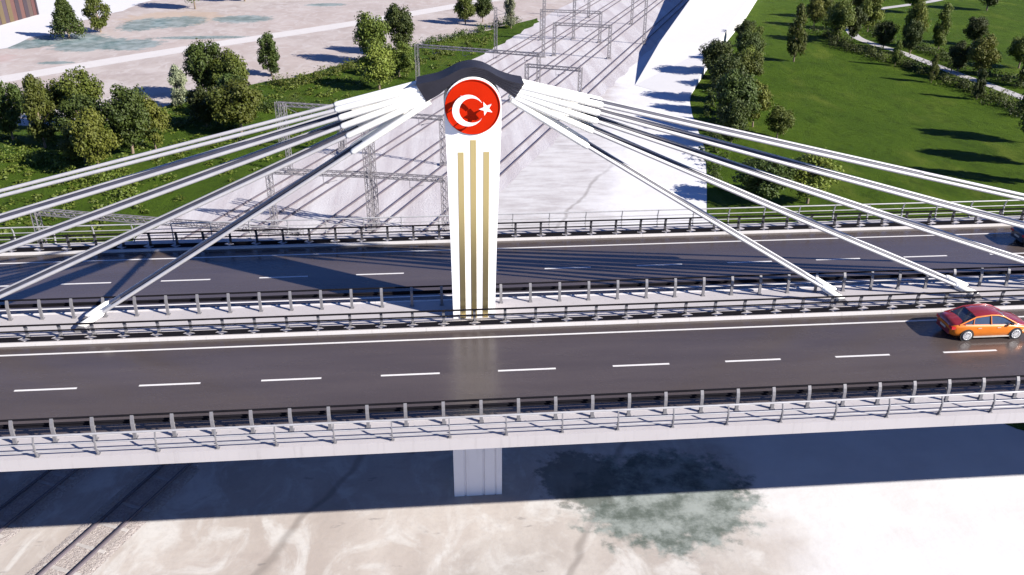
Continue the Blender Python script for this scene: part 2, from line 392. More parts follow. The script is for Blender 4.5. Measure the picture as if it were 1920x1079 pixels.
# roads on the deck with markings
def roadway(y0, y1, lines, dash_y, phase, label):
    o = struct('road', MB().box(XA, XB, y0, y1, -.055, 0), M['asphalt'], label, 'road')
    m = MB()
    for y in lines: m.add([(XA, y - .075, .004), (XB, y - .075, .004), (XB, y + .075, .004), (XA, y + .075, .004)], [(0, 1, 2, 3)])
    k = -18
    while k < 25:
        x = phase + 6 * k; m.add([(x - 1.5, dash_y - .075, .004), (x + 1.5, dash_y - .075, .004), (x + 1.5, dash_y + .075, .004), (x - 1.5, dash_y + .075, .004)], [(0, 1, 2, 3)]); k += 1
    m.build('lane_marking', M['line'], o); return o
roadway(-4.09, 4.47, (3.55,), 0, -19.80, 'grey asphalt carriageway on the near side of the median carrying the orange car')
roadway(8.07, 16.79, (8.82, 15.55), 12.14, -21.93, 'grey asphalt carriageway beyond the median crossed by cable shadows')

# guard rails: posts and two rails each
def post_mesh(h, side):
    m = MB(); n = 7; pts = []
    for i in range(n):
        u = i / (n - 1); z = u * h; y = side * (.16 * max(0, (u - .62) / .38) ** 2 + .0)
        pts.append((y, z))
    x0, x1, d = -.075, .075, .12
    secs = [[(x0, y - d / 2 * (1 - .3 * i / n), z), (x1, y - d / 2 * (1 - .3 * i / n), z), (x1, y + d / 2 * (1 - .3 * i / n), z), (x0, y + d / 2 * (1 - .3 * i / n), z)] for i, (y, z) in enumerate(pts)]
    m.loft(secs, smooth=False)
    m.box(-.12, .12, -.12, .12, 0, .02)
    ys = sorted((0, side * .24)); zz = .52 if h > .9 else .10; m.box(-.03, .03, ys[0] + .01, ys[1], zz, zz + .07)
    return m.mesh('post')
def guard_rail(label, y, side, h, x0, phase, n, pitch, zb=.13, low=False, pm_='steel'):
    t = thing('guard_rail', label, 'guard rail', (phase, y, zb), 0, 'guard rails along the two carriageways')
    pm = post_mesh(h, side); pm.materials.append(M[pm_])
    xs = [pitch * (i - n // 2) for i in range(n)]
    for x in xs: link('post', pm, t, (x, 0, 0))
    L, Rr = xs[0] - .8, xs[-1] + .8
    MB().tube([(L, side * .17, h - .03), (Rr, side * .17, h - .03)], .052, 10).build('top_rail', M['rail'], t)
    if low:
        lm = MB()
        lm.prism([(.03, .015), (pitch - .03, .015), (pitch - .36, .15), (pitch - .03, .29), (.03, .29), (.36, .15)], 'y', side * .46 - .02, side * .46 + .02)  # notched dark plates standing in for the rails' shadow band above the kerb
        rm_ = lm.mesh('shadow_strip'); rm_.materials.append(M['rail'])
        for xa in xs[:-1]: link('shadow_strip', rm_, t, (xa, 0, 0))
        MB().tube([(L, side * .16, h * .55), (Rr, side * .16, h * .55)], .045, 10).build('middle_rail', M['rail'], t)
        return t
    wv = []
    for i in range(13):
        u = i / 12; wv.append((side * (.27 + .035 * math.cos(u * 4 * math.pi)), h * .50 + u * .24))
    wv2 = [(q[0] - side * .012, q[1]) for q in reversed(wv)]
    MB().prism(wv + wv2, 'x', L, Rr, True).build('beam', M['rail'], t)
    return t
guard_rail('guard rail on the outer edge of the near carriageway, grey posts facing out', -4.62, 1, 1.13, 0, -.16, 79, 1.745)
guard_rail('black guard rail along the near edge of the median, passing in front of the pylon', 5.2, -1, .86, 0, 1.73, 79, 1.74, low=True)
guard_rail('guard rail along the far edge of the median, passing behind the pylon', 7.38, 1, 1.16, 0, 3.40, 79, 1.74)
guard_rail('guard rail on the outer edge of the far carriageway beside its white kerb', 17.5, -1, 1.0, 0, 3.4, 91, 1.76, low=True, pm_='darkpost')
def parapet(label, y, side, h, phase, n, m1):
    t = thing('parapet_railing', label, 'railing', (phase, y, .11), 0, 'railings along the outer edges of the bridge')
    m = MB(); N = 8; secs = []
    for i in range(N):
        u = i / (N - 1); yy = side * (-.10 * math.sin(u * math.pi) + .20 * max(0, u - .7)); d = .14 - .06 * u
        secs.append([(-.028, yy - d / 2, u * h), (.028, yy - d / 2, u * h), (.028, yy + d / 2, u * h), (-.028, yy + d / 2, u * h)])
    m.loft(secs, smooth=False); m.box(-.09, .09, -.09, .09, 0, .02)
    pm = m.mesh('post'); pm.materials.append(M['steel'] if m1 else M['tube'])
    xs = [2.58 * (i - n // 2) for i in range(n)]
    for x in xs: link('post', pm, t, (x, 0, 0))
    for z, r, yo in ((h - .03, .05, .03), (h * .64, .032, -.09), (h * .30, .032, -.085)):
        MB().tube([(xs[0] - 1, side * yo, z), (xs[-1] + 1, side * yo, z)], r, 8).build('rail', M['tube'], t)
    return t
parapet('thin tubular railing with curved posts on the near edge of the bridge above the pier', -5.70, 1, 1.08, .08, 61, True)
parapet('thin pale tubular railing on the far edge of the bridge in front of the lawn', 18.25, -1, 1.32, 10.2, 63, False)

# ------------------------------------------------------------------ pylon
YP0, YP1 = 5.62, 7.2
py = thing('pylon', 'white bridge pylon with round red crescent emblem, three gold strips and black saddle', 'pylon', (AX, YC, .12))
def pp(name, mb, m, parent=py, lab=None):
    o = mb.build(name, m); o.parent = parent; o.matrix_parent_inverse = Matrix.Translation((-AX, -YC, -.12))
    if lab: o['label'] = lab
    return o
EX, EZ, ER = 1.83, 12.33, 1.37
lft = [(.55, .125), (.53, 2.76), (.515, 5.0), (.47, 7.2), (.445, 9.6), (.41, 11.0), (.375, 12.4)]
rgt = [(2.92, .125), (2.99, 2.7), (3.055, 5.0), (3.14, 7.2), (3.235, 9.6), (3.29, 11.0), (3.315, 12.3)]
arc = []
for i in range(1, 24):
    an = math.pi * (i / 24); arc.append(((.375 + 3.315) / 2 + 1.47 * math.cos(an), 12.38 + 1.47 * math.sin(an)))
outline = lft[::1][:0] + rgt + arc + list(reversed(lft))
# recessed slots for the strips are left as shallow grooves: shaft is built as outline prism, strips sit 4 mm proud
pp('shaft', MB().prism(outline, 'y', YP0, YP1), M['white'])
circ = [(EX + ER * math.cos(2 * math.pi * i / 72), EZ + ER * math.sin(2 * math.pi * i / 72)) for i in range(72)]
ring = MB()
secs = []
for i in range(73):
    an = 2 * math.pi * i / 72; c, s = math.cos(an), math.sin(an)
    secs.append([(EX + (ER + .0) * c, YP0 - .001, EZ + ER * s), (EX + ER * c, YP0 - .07, EZ + ER * s), (EX + (ER + .05) * c, YP0 - .07, EZ + (ER + .05) * s), (EX + (ER + .05) * c, YP0 - .001, EZ + (ER + .05) * s)])
disc = pp('emblem', MB().prism(circ, 'y', YP0 - .03, YP0 + .01), M['red'])
def ep(name, mb, m):
    o = mb.build(name, m); o.parent = disc; return o
er = ep('rim', MB().loft(secs, closed=True, caps=False), M['red'])
# crescent: outer circle minus an offset inner circle
cx, cz, ro_, ri, off = EX - .25, EZ - .06, .80, .64, .19
dx = off; aa = math.acos((ro_ ** 2 + dx ** 2 - ri ** 2) / (2 * ro_ * dx)); bb = math.acos((dx ** 2 + ri ** 2 - ro_ ** 2) / (2 * ri * dx))
bb = math.pi - bb
cr = []
for i in range(41):
    an = aa + (2 * math.pi - 2 * aa) * i / 40; cr.append((cx + ro_ * math.cos(an), cz + ro_ * math.sin(an)))
for i in range(1, 40):
    an = (2 * math.pi - bb) - (2 * math.pi - 2 * bb) * i / 40; cr.append((cx + dx + ri * math.cos(an), cz + ri * math.sin(an)))
def plate(poly, y0, y1):
    m = MB(); n = len(poly); m.add([(p[0], y, p[1]) for y in (y0, y1) for p in poly], [(i, (i + 1) % n, (i + 1) % n + n, i + n) for i in range(n)])
    return m
cm = plate(cr, YP0 - .50, YP0 - .40); nn = len(cr)
# caps as quads between outer and inner arcs
for y in (YP0 - .50, YP0 - .40):
    O = [(p[0], y, p[1]) for p in cr[:41]]; I = [O[0]] + [(p[0], y, p[1]) for p in reversed(cr[41:])] + [O[40]]
    cm.add(O + I, [(i, i + 1, 41 + i + 1, 41 + i) for i in range(1, 39)] + [(0, 1, 42), (39, 40, 80)])
for an in (2.0, 3.14, 4.3): cm.tube([(cx - .04 + .70 * math.cos(an), YP0 - .41, cz + .70 * math.sin(an)), (cx - .04 + .70 * math.cos(an), YP0 - .02, cz + .70 * math.sin(an))], .03, 8)
ep('crescent', cm, M['emblem_white'])
st = []; sx_, sz_ = EX + .66, EZ + .03
for i in range(10):
    an = math.pi + i * math.pi / 5 + R(4); r_ = .36 if i % 2 == 0 else .145; st.append((sx_ + r_ * math.cos(an), sz_ + r_ * math.sin(an)))
sm_ = plate(st, YP0 - .50, YP0 - .40)
for y in (YP0 - .50, YP0 - .40): sm_.add([(p[0], y, p[1]) for p in st] + [(sx_, y, sz_)], [(i, (i + 1) % 10, 10) for i in range(10)])
sm_.tube([(sx_, YP0 - .41, sz_), (sx_, YP0 - .02, sz_)], .03, 8)
ep('star', sm_, M['emblem_white'])
for xb, xt, zt in ((1.112, 1.175, 9.95), (1.735, 1.83, 10.6), (2.375, 2.515, 9.95)):
    hw = .155
    gm = MB(); v = [(xb - hw, .13), (xb + hw, .13), (xt + hw, zt), (xt - hw, zt)]
    gm.prism(v, 'y', YP0 - .012, YP0 + .02); pp('gold_strip', gm, M['gold'])
# saddle: five bent strands side by side, fanning out toward the stays
ux = [-.99, -.55, -.1, .26, .66, 1.02, 1.4, 1.9, 2.35, 2.72, 3.15, 3.6, 4.05, 4.47]
uz = [13.50, 13.60, 13.68, 13.78, 13.96, 14.15, 14.28, 14.345, 14.27, 14.11, 13.86, 13.67, 13.54, 13.46]
lx = [-.5, -.2, .1, .36, .66, .96, 1.3, 1.75, 2.2, 2.5, 2.95, 3.35, 3.7, 4.02]
lz = [12.62, 12.79, 12.95, 13.14, 13.39, 13.61, 13.78, 13.89, 13.86, 13.75, 13.49, 13.21, 12.97, 12.73]
def fine(a): return [p[1] for p in smooth([(i, q) for i, q in enumerate(a)], 4)]
ux, uz, lx, lz = fine(ux), fine(uz), fine(lx), fine(lz)
NS = 5
for k in range(NS):
    f0, f1 = k / NS, (k + (.86 if k < NS - 1 else 1.0)) / NS
    secs = []
    for i in range(len(ux)):
        gap = 1.0 if ux[i] < 1.8 else .84
        f1 = (k + (gap if k < NS - 1 else 1.0)) / NS
        A = (ux[i] + (lx[i] - ux[i]) * f0, uz[i] + (lz[i] - uz[i]) * f0); B = (ux[i] + (lx[i] - ux[i]) * f1, uz[i] + (lz[i] - uz[i]) * f1)
        secs.append([(A[0], 5.66 + .01 * k, A[1]), (A[0], 7.4, A[1]), (B[0], 7.4, B[1]), (B[0], 5.66 + .01 * k, B[1])])
    so_ = pp('saddle', MB().loft(secs, smooth=False), M['saddle'])
sc_ = []
for i in range(28, len(ux)):
    A = (ux[i] + (lx[i] - ux[i]) * .06, uz[i] + (lz[i] - uz[i]) * .06); B = (ux[i] + (lx[i] - ux[i]) * .97, uz[i] + (lz[i] - uz[i]) * .97)
    sc_.append([(A[0], 5.76, A[1]), (A[0], 7.3, A[1]), (B[0], 7.3, B[1]), (B[0], 5.76, B[1])])
pp('saddle_core', MB().loft(sc_, smooth=False), M['white'])

# ------------------------------------------------------------------ stay cables: five pairs on each side
Aanc = [21.7, 30.0, 38.3, 47.2, 57.3]; ZT = [12.42, 12.68, 12.88, 13.08, 13.32]; shl = [4.4, 4.3, 4.4, 4.4, 4.5]
ordn = ['lowest', 'second lowest', 'middle', 'second highest', 'highest']
for sgn, sn in ((-1, 'west'), (1, 'east')):
    for i in range(5):
        for dy, nm in ((-.56, 'front'), (.56, 'rear')):
            y1 = YC + dy; y0 = YC + .05 + dy
            xt = AX + sgn * 2.35; xb = AX + sgn * Aanc[i]
            A = Vector((xt, y0, ZT[i])); B = Vector((xb, y1, .42)); d = (B - A).normalized(); L = (B - A).length
            side = 'left' if sgn < 0 else 'right'
            if i == 0: lab = f'{ordn[i]} {nm} white stay cable on the {side} of the pylon, ending nearest its foot'
            else: lab = f'{ordn[i]} {nm} white stay cable on the {side} of the pylon'
            t = thing('stay_cable', lab, 'stay cable', B, 0, 'stay cables fanning from the pylon saddle')
            def cp(name, mb, m):
                o = mb.build(name, m); o.parent = t; o.matrix_parent_inverse = Matrix.Translation(-B); return o
            sag = lambda u: Vector((0, 0, -.12 * (4 * u * (1 - u)) * L / 55))
            cp('pipe', MB().tube([A.lerp(B, u / 12) + sag(u / 12) for u in range(13)], .098, 10), M['pipe'])
            e = A + d * (shl[i] + (.15 if dy > 0 else 0)); u_ = (e - A).length / L
            cp('sheath', MB().tube([A - d * .3, A + d * .5, e + sag(u_), e + d * .12 + sag(u_)], [.17, .17, .17, .135], 12), M['sheath'])
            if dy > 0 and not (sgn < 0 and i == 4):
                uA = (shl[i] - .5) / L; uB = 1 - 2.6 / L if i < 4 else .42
                cp('stay_shade_tube', MB().tube([A.lerp(B, uA + (uB - uA) * u / 12) + sag(uA + (uB - uA) * u / 12) - Vector((0, dy * .95, .01)) for u in range(13)], .14, 10), M['stay_shade'])  # dark tube added for the shade one stay casts on its pair
            q = B - d * 1.5
            cp('anchor_socket', MB().tube([q, q + d * .12, q + d * .13, B + d * .1], [.13, .17, .19, .19], 12), M['sheath'])
            if True:
                fm = MB(); fm.box(B.x - .34, B.x + .34, B.y - .26, B.y + .26, .118, .26); fm.prism([(B.x - .05 * sgn + sgn * .5, .2), (B.x - sgn * .3, .2), (B.x - sgn * .18, .46), (B.x + sgn * .12, .5)], 'y', B.y - .22, B.y + .22)
                cp('anchor_block', fm, M['steel'])

# ------------------------------------------------------------------ railway tracks
tracks = [(-20.4, 'railway track farthest from the grass verge, passing the pier'), (-27.0, 'second railway track from the paved ground, parallel to the others'), (-31.6, 'middle railway track of the five, under the lattice beams'), (-37.9, 'second railway track from the grass verge'), (-43.2, 'railway track nearest the grass verge')]
for off, lab in tracks:
    p0 = trk(off, -60); t = thing('railway_track', lab, 'railway track', (p0[0], p0[1], ZG), -BE, 'railway tracks running under the bridge')
    bdm = MB(); bdm.prism([(-1.9, -.02), (-1.45, .05), (1.45, .05), (1.9, -.02)], 'y', 0, 62 if off > -30 else 0.02)
    if off > -30: bdm.build('ballast', M['bed'], t)
    for s in (-.80, .80):
        rm = MB(); rm.prism([(s - .06, .05), (s + .06, .05), (s + .02, .09), (s + .02, .18), (s + .055, .19), (s + .055, .23), (s - .055, .23), (s - .055, .19), (s - .02, .18), (s - .02, .09)], 'y', 0, 420)
        rm.build('rail', M['rail_steel'], t)
    if off > -30:
        sm2 = MB().prism([(-1.3, .02), (1.3, .02), (1.28, .085), (-1.28, .085)], 'y', -.12, .12).mesh('sleeper'); sm2.materials.append(M['sleeper'])
        for k in range(62):
            o = link('sleeper', sm2, t, (random.uniform(-.03, .03), 30 + k * .95, random.uniform(-.055, -.015)))
def lattice(mb, a, b, wd, nseg, ch=.08, dg=.042):
    a = Vector(a); b = Vector(b); d = (b - a).normalized(); u = Vector((0, 0, 1)) if abs(d.z) < .9 else Vector((TN.x, TN.y, 0))
    x = d.cross(u).normalized() * wd / 2; y = x.cross(d).normalized() * wd / 2
    cs = [x + y, x - y, -x - y, -x + y]
    for q in cs: mb.bar(a + q, b + q, ch, ch)
    for i in range(nseg):
        p, q = a.lerp(b, i / nseg), a.lerp(b, (i + 1) / nseg)
        for k in range(4):
            c0, c1 = (cs[k], cs[(k + 1) % 4]) if i % 2 == 0 else (cs[(k + 1) % 4], cs[k])
            mb.bar(p + c0, q + c1, dg, dg)
    return mb
def portal(beam, label, h=6.2, extra=None, mids=()):
    A = Vector((*beam[0], 0)); B = Vector((*beam[-1], 0))
    t = thing('catenary_portal', label, 'catenary portal', (A.x, A.y, ZG), 0, 'lattice portals over the railway tracks')
    o = Vector((A.x, A.y, 0))
    for i, p in enumerate(beam):
        q = Vector((*p, 0)) - o; hh = h + .3
        if extra and i in extra: hh = extra[i]
        m = lattice(MB(), q, q + Vector((0, 0, hh)), .52, int(hh / .45)); m.box(q.x - .45, q.x + .45, q.y - .45, q.y + .45, -.05, .25)
        m.build('mast', M['mast'], t)
    for p, q in zip(beam[:-1], beam[1:]):
        P = Vector((*p, h)) - o; Q = Vector((*q, h)) - o
        lattice(MB(), P, Q, .46, max(3, int((Q - P).length / .5)), .09).build('beam', M['mast'], t)
        # insulator droppers with cross arms below the beam
        dm = MB(); n = max(1, int((Q - P).length / 5.5)); dd = (Q - P).normalized()
        for k in range(n):
            c = P.lerp(Q, (k + .55) / n); dm.bar(c + Vector((0, 0, -.2)), c + Vector((0, 0, -1.2)), .05, .05); dm.bar(c + Vector((0, 0, -1.15)), c + dd * 1.5 + Vector((0, 0, -.75)), .04, .04); dm.tube([c + dd * .3 + Vector((0, 0, -1.12)), c + dd * .6 + Vector((0, 0, -1.02))], .07, 6)
        dm.build('dropper', M['mast'], t)
    return t
portal([(-37.7, 41.5), (-12.5, 34.6)], 'long lattice portal half hidden behind the far railing beside the verge')
portal([(-17.9, 51.7), (-7.4, 49.7), (0.5, 47.7)], 'three masted lattice portal with a tall middle mast, just beyond the bridge', extra={1: 11.0})
portal([(-12.4, 75.6), (0.6, 70.9)], 'lattice portal with one leg hidden by the pylon below the emblem', 6.2)
portal([(-21.1, 79.4), (-12.9, 76.9)], 'short lattice portal standing at the verge edge behind the upper stay cables')
portal([(-3.1, 117.4), (17.2, 108.5)], 'wide lattice portal whose beam runs just above the black saddle')
portal([(14.4, 100.6), (22.4, 97.0)], 'small lattice portal directly above the white cable sheaths')
portal([(23.6, 137.3), (34.0, 133.8)], 'lattice portal beside the tip of the white ramp')
portal([(22.9, 153.4), (35.0, 150.0)], 'lattice portal farthest away, behind the one by the ramp tip')
def mast(x, y, h, label, arm=0):
    t = thing('catenary_mast', label, 'catenary mast', (x, y, ZG), 0, 'single masts along the railway')
    m = lattice(MB(), (0, 0, 0), (0, 0, h), .48, int(h / .45)); m.box(-.45, .45, -.45, .45, -.05, .22); m.build('shaft', M['mast'], t)
    if arm:
        am = MB(); e = Vector((TN.x, TN.y, 0)) * arm
        am.bar((0, 0, h - 1.6), e + Vector((0, 0, h - 1.1)), .07, .07); am.bar((0, 0, h - .3), e + Vector((0, 0, h - 1.1)), .05, .05); am.tube([e + Vector((0, 0, h - 1.1)), e + Vector((0, 0, h - 1.6))], .08, 6)
        am.build('bracket', M['mast'], t)
    return t
mast(-6.9, 50.6, 11.1, 'tall lattice mast standing close beside the middle mast of the near portal')
mast(-18.7, 69.7, 8.7, 'pale mast at the verge edge seen between the stay cables', 2.2)
mast(12.3, 141.7, 8.8, 'thin mast on the grass strip at the far end of the shrubs', 2.2)
mast(21.3, 136.0, 13.2, 'tallest mast, rising out of view beside the pair of lattice portals')
mast(30.0, 154.2, 9.6, 'mast standing inside the farthest lattice portal', 2.2)
mast(37.7, 180.9, 9.4, 'farthest slim mast between the tracks near the top', 2.2)
mast(46.4, 171.5, 10.3, 'slim mast near the shaded edge of the ramp, behind another', 2.2)
mast(44.1, 148.0, 11.2, 'mast closest to the shaded side of the white ramp', -2.2)

# ------------------------------------------------------------------ brown panelled wall
bw = thing('panel_wall', 'brown wall of upright panels standing on the pale paving', 'wall', (-96.7, 193.2, ZG))
d = Vector((-4.6, -24.7, 0)); L = d.length; d /= L; nrm = Vector((d.y, -d.x, 0))
bcol = [(.075, .03, .028), (.05, .032, .042), (.085, .038, .032), (.06, .04, .034), (.055, .028, .042), (.085, .06, .028), (.03, .02, .026)]
bm_ = [weathered('wall_panel_%d' % i, c, tuple(x * .6 for x in c), .5, .7) for i, c in enumerate(bcol)]
n = 16
for i in range(n):
    p = d * (L * i / n + .02); q = d * (L * (i + 1) / n - .02); hh = 5.4
    off = nrm * (.06 if i % 2 else 0)
    MB().bar(p + off + Vector((0, 0, hh / 2 - .2)), q + off + Vector((0, 0, hh / 2 - .2)), .35, hh + .4).build('panel', bm_[(i * 3 + i // 4) % len(bm_)], bw)
MB().bar(Vector((0, 0, 5.45)), d * L + Vector((0, 0, 5.45)), .6, .16).build('coping', M['kerb'], bw)
MB().box(-.35, .35, -.35, .35, -.3, 5.7).build('end_post', bm_[6], bw)

# ------------------------------------------------------------------ cars
def car(name, label, loc, rz, paint, top):
    t = thing(name, label, 'car', loc, rz, None)
    # stations along x (rear -2.3 .. front 2.3): half width, sill z, belt z, deck z
    S = [(-2.30, .62, .48, .66, .80, .82), (-2.24, .76, .34, .72, .92, .95), (-2.0, .84, .26, .78, .95, 1.0), (-1.55, .885, .22, .82, .97, 1.03), (-.9, .90, .20, .82, .96, .99), (0, .90, .20, .80, .94, .96), (.8, .90, .20, .78, .92, .95), (1.15, .89, .21, .76, .89, .96), (1.6, .875, .22, .72, .82, .90), (2.0, .84, .24, .66, .74, .82), (2.2, .76, .28, .60, .68, .72), (2.30, .60, .36, .54, .60, .62)]
    def sec(x, w_, zs, zm, zb, zt):
        h = [(w_ * .86, zs), (w_ * .97, zs + .10), (w_, (zs + zm) / 2), (w_ * .995, zm), (w_ * .955, zb)]
        return [(x, -a_, b_) for a_, b_ in h] + [(x, a_, b_) for a_, b_ in reversed(h)]
    MB().loft([sec(*s) for s in S]).build('body', paint, t)
    def topsec(x, w_, zb, zt): return [(x, -w_ * .955, zb), (x, -w_ * .85, zt - .015), (x, -w_ * .45, zt + .015), (x, 0, zt + .03), (x, w_ * .45, zt + .015), (x, w_ * .85, zt - .015), (x, w_ * .955, zb)]
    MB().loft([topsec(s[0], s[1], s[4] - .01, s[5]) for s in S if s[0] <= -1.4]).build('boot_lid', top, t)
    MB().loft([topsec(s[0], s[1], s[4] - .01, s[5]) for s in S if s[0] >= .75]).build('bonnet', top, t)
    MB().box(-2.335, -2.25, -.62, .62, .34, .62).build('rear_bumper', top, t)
    MB().box(-2.342, -2.32, -.26, .26, .52, .64).build('number_plate', M['chrome'], t)
    # glasshouse
    G = [(-1.72, .70, .99), (-1.45, .70, 1.12), (-.95, .655, 1.345), (-.6, .64, 1.40), (-.1, .635, 1.425), (.3, .64, 1.405), (.62, .66, 1.32), (1.0, .70, 1.14), (1.32, .73, .94)]
    zb = .93
    def gs(x, w_, z): return [(x, -.83, zb - .05), (x, -.80, zb), (x, -w_, z - .02), (x, w_, z - .02), (x, .80, zb), (x, .83, zb - .05)]
    MB().loft([gs(*g_) for g_ in G], smooth=False).build('cabin_glass', M['carglass'], t)
    rf = [[(x, -w_ - .015, z - .05), (x, -w_ + .07, z + .012), (x, -w_ * .4, z + .035), (x, w_ * .4, z + .035), (x, w_ - .07, z + .012), (x, w_ + .015, z - .05), (x, 0, z - .06)] for x, w_, z in G[2:7]]
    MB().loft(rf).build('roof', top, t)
    for sd_ in (-1, 1):
        for pts, r_ in (([(-1.9, sd_ * .80, .955), (-1.45, sd_ * .73, 1.13), (-.95, sd_ * .675, 1.345), (-.1, sd_ * .655, 1.425), (.3, sd_ * .66, 1.405), (.66, sd_ * .685, 1.31), (1.0, sd_ * .735, 1.13), (1.38, sd_ * .80, .93)], .04), ([(-.12, sd_ * .655, 1.40), (-.10, sd_ * .84, .93)], .035), ([(-1.05, sd_ * .68, 1.28), (-1.12, sd_ * .83, .94)], .025)):
            MB().tube(pts, r_, 8).build('pillar', paint if sd_ < 0 else top, t)  # far-side pillars take the top colour, their shade put into the paint
        MB().tube([(-1.6, sd_ * .865, .965), (0, sd_ * .885, .945), (1.3, sd_ * .865, .925)], .014, 6).build('window_trim', M['chrome'], t)
        MB().box(-2.31, -2.08, min(sd_ * .50, sd_ * .815), max(sd_ * .50, sd_ * .815), .70, .86).build('tail_light', M['lamp_red'], t)
        MB().box(2.02, 2.24, min(sd_ * .45, sd_ * .80), max(sd_ * .45, sd_ * .80), .55, .67).build('headlight', M['lamp_white'], t)
        MB().loft([[(.92 + q, sd_ * y_, z_) for y_, z_ in ((.88, .95), (1.06, .97), (1.06, 1.07), (.90, 1.06))] for q in (0, .14)], smooth=False).build('wing_mirror', M['black'], t)
        for x_ in (-.75, .35):
            MB().box(x_ - .1, x_ + .1, min(sd_ * .90, sd_ * .925), max(sd_ * .90, sd_ * .925), .76, .79).build('door_handle', M['chrome'], t)
        MB().box(-1.0, 1.05, min(sd_ * .84, sd_ * .905), max(sd_ * .84, sd_ * .905), .19, .25).build('sill_trim', M['chrome'] if paint is M['orange'] else M['black'], t)
        for wx in (-1.38, 1.42):
            am = MB(); ys = (sd_ * .84, sd_ * .896)
            am.prism([(wx + .385 * math.cos(math.pi * 2 * k / 28), .33 + .385 * math.sin(math.pi * 2 * k / 28)) for k in range(28)], 'y', min(ys), max(ys)); am.build('wheel_arch', M['black'], t)
            wl = thing('wheel', None, None, (wx, sd_ * .80, .325)); wl.parent = t
            tm = MB(); prof_ = [(-.10, .22), (-.11, .30), (-.08, .325), (.08, .325), (.115, .30), (.11, .22)]
            tm.loft([[(r_ * math.cos(2 * math.pi * k / 32), sd_ * y_, r_ * math.sin(2 * math.pi * k / 32)) for y_, r_ in prof_] for k in range(33)], closed=True, caps=False); tm.build('tyre', M['rubber'], wl)
            rm = MB(); yo = sd_ * .118
            rm.loft([[(r_ * math.cos(2 * math.pi * k / 32), sd_ * y_, r_ * math.sin(2 * math.pi * k / 32)) for y_, r_ in ((.06, .20), (.125, .20), (.125, .255), (.06, .255))] for k in range(33)], closed=True, caps=False)
            for k in range(10):
                an = 2 * math.pi * k / 10; rm.bar((.03 * math.cos(an), yo, .03 * math.sin(an)), (.22 * math.cos(an), yo, .22 * math.sin(an)), .05, .03, (0, 1, 0))
            rm.tube([(0, sd_ * .07, 0), (0, sd_ * .135, 0)], .06, 12); rm.build('rim', M['alloy'], wl)
    return t
car('car', 'shiny orange saloon car with crimson sheen on the roof driving in the lane beside the median', (29.95, 1.98, .005), 0, M['orange'], M['crimson'])
car('car', 'dark blue car just entering the far carriageway at the frame edge', (41.65, 13.75, .005), 0, M['navy'], M['navy'])

# ------------------------------------------------------------------ vegetation
def rnd_dir():
    while True:
        v = Vector((random.uniform(-1, 1), random.uniform(-1, 1), random.uniform(-1, 1)))
        if .05 < v.length < 1: return v.normalized()
def crown_mesh(seed, nl, per, size, kind):
    """many small bent leaf sprays around a number of lobes; unit tree: height 1, width 1"""
    random.seed(seed); V = []; Fc = []
    lobes = []
    for i in range(nl):
        if kind == 'round':
            d_ = rnd_dir(); rr = random.uniform(.25, 1) ** .5
            c = Vector((d_.x * .38 * rr, d_.y * .38 * rr, .54 + d_.z * .36 * rr)); r_ = random.uniform(.10, .18)
            if c.z < .35: c.x *= .8; c.y *= .8
        elif kind == 'cone':
            u = i / (nl - 1); z = .16 + .80 * u; a_ = i * 2.4; k = (1 - u) * .40 + .02
            c = Vector((math.cos(a_) * k * random.uniform(.4, 1), math.sin(a_) * k * random.uniform(.4, 1), z)); r_ = .13 * (1 - u) + .05
        elif kind == 'tall':
            u = random.random(); z = .16 + .74 * u; a_ = random.uniform(0, 6.28); k = .36 * math.sin(math.pi * min(1, .15 + u * .85)) * random.uniform(.2, 1)
            c = Vector((math.cos(a_) * k, math.sin(a_) * k, z)); r_ = random.uniform(.09, .15)
        else:   # bush
            a_ = random.uniform(0, 6.28); k = random.uniform(.0, .36)
            c = Vector((math.cos(a_) * k, math.sin(a_) * k, random.uniform(.2, .68) * (1 - k * .9))); r_ = random.uniform(.16, .26)
        lobes.append((c, r_))
    for c, r_ in lobes:
        for q in range(per):
            d_ = rnd_dir(); p = c + Vector((d_.x, d_.y, d_.z * .8)) * r_ * random.uniform(.45, 1.12)
            if p.z < .02: p.z = .02 + random.random() * .05
            nrm_ = (d_ * .9 + rnd_dir() * .8 + Vector((0, 0, .35))).normalized(); s_ = size * random.uniform(.6, 1.35)
            x = nrm_.cross(rnd_dir()).normalized(); y = nrm_.cross(x)
            o = len(V); b_ = nrm_ * s_ * .25
            V += [p - x * s_ - b_, p - y * s_ * .55, p + x * s_ - b_, p + y * s_ * .55]
            Fc += [(o, o + 1, o + 3), (o + 1, o + 2, o + 3)]
    me = bpy.data.meshes.new('crown'); me.from_pydata([tuple(v) for v in V], [], Fc); me.update(); return me, lobes
def trunk_mesh(seed, lobes, kind):
    random.seed(seed); m = MB()
    top = .85 if kind in ('cone', 'tall') else .55
    m.tube([(0, 0, -.01), (.006, .004, .12), (-.008, .006, top * .6), (0, 0, top)], [.030, .022, .016, .006], 8)
    for c, r_ in lobes[:: max(1, len(lobes) // 9)]:
        z0 = max(.15, min(top * .9, c.z - .22)); m.tube([(0, 0, z0), (c.x * .5, c.y * .5, (z0 + c.z) / 2 + .02), (c.x, c.y, c.z)], [.012, .008, .003], 5)
    return m.mesh('trunk')
VAR = {}
def variant(key, kind, nl, per, size, leaf_m, seeds):
    VAR[key] = []
    for s in seeds:
        me, lb = crown_mesh(s, nl, per, size, kind); me.materials.append(M[leaf_m])
        tm = None
        if kind != 'bush': tm = trunk_mesh(s, lb, kind); tm.materials.append(M['bark'])
        VAR[key].append((me, tm))
variant('olive', 'round', 48, 165, .0265, 'leaf_olive', (1, 2, 3))
variant('dark', 'round', 50, 170, .026, 'leaf_dark', (4, 5, 6))
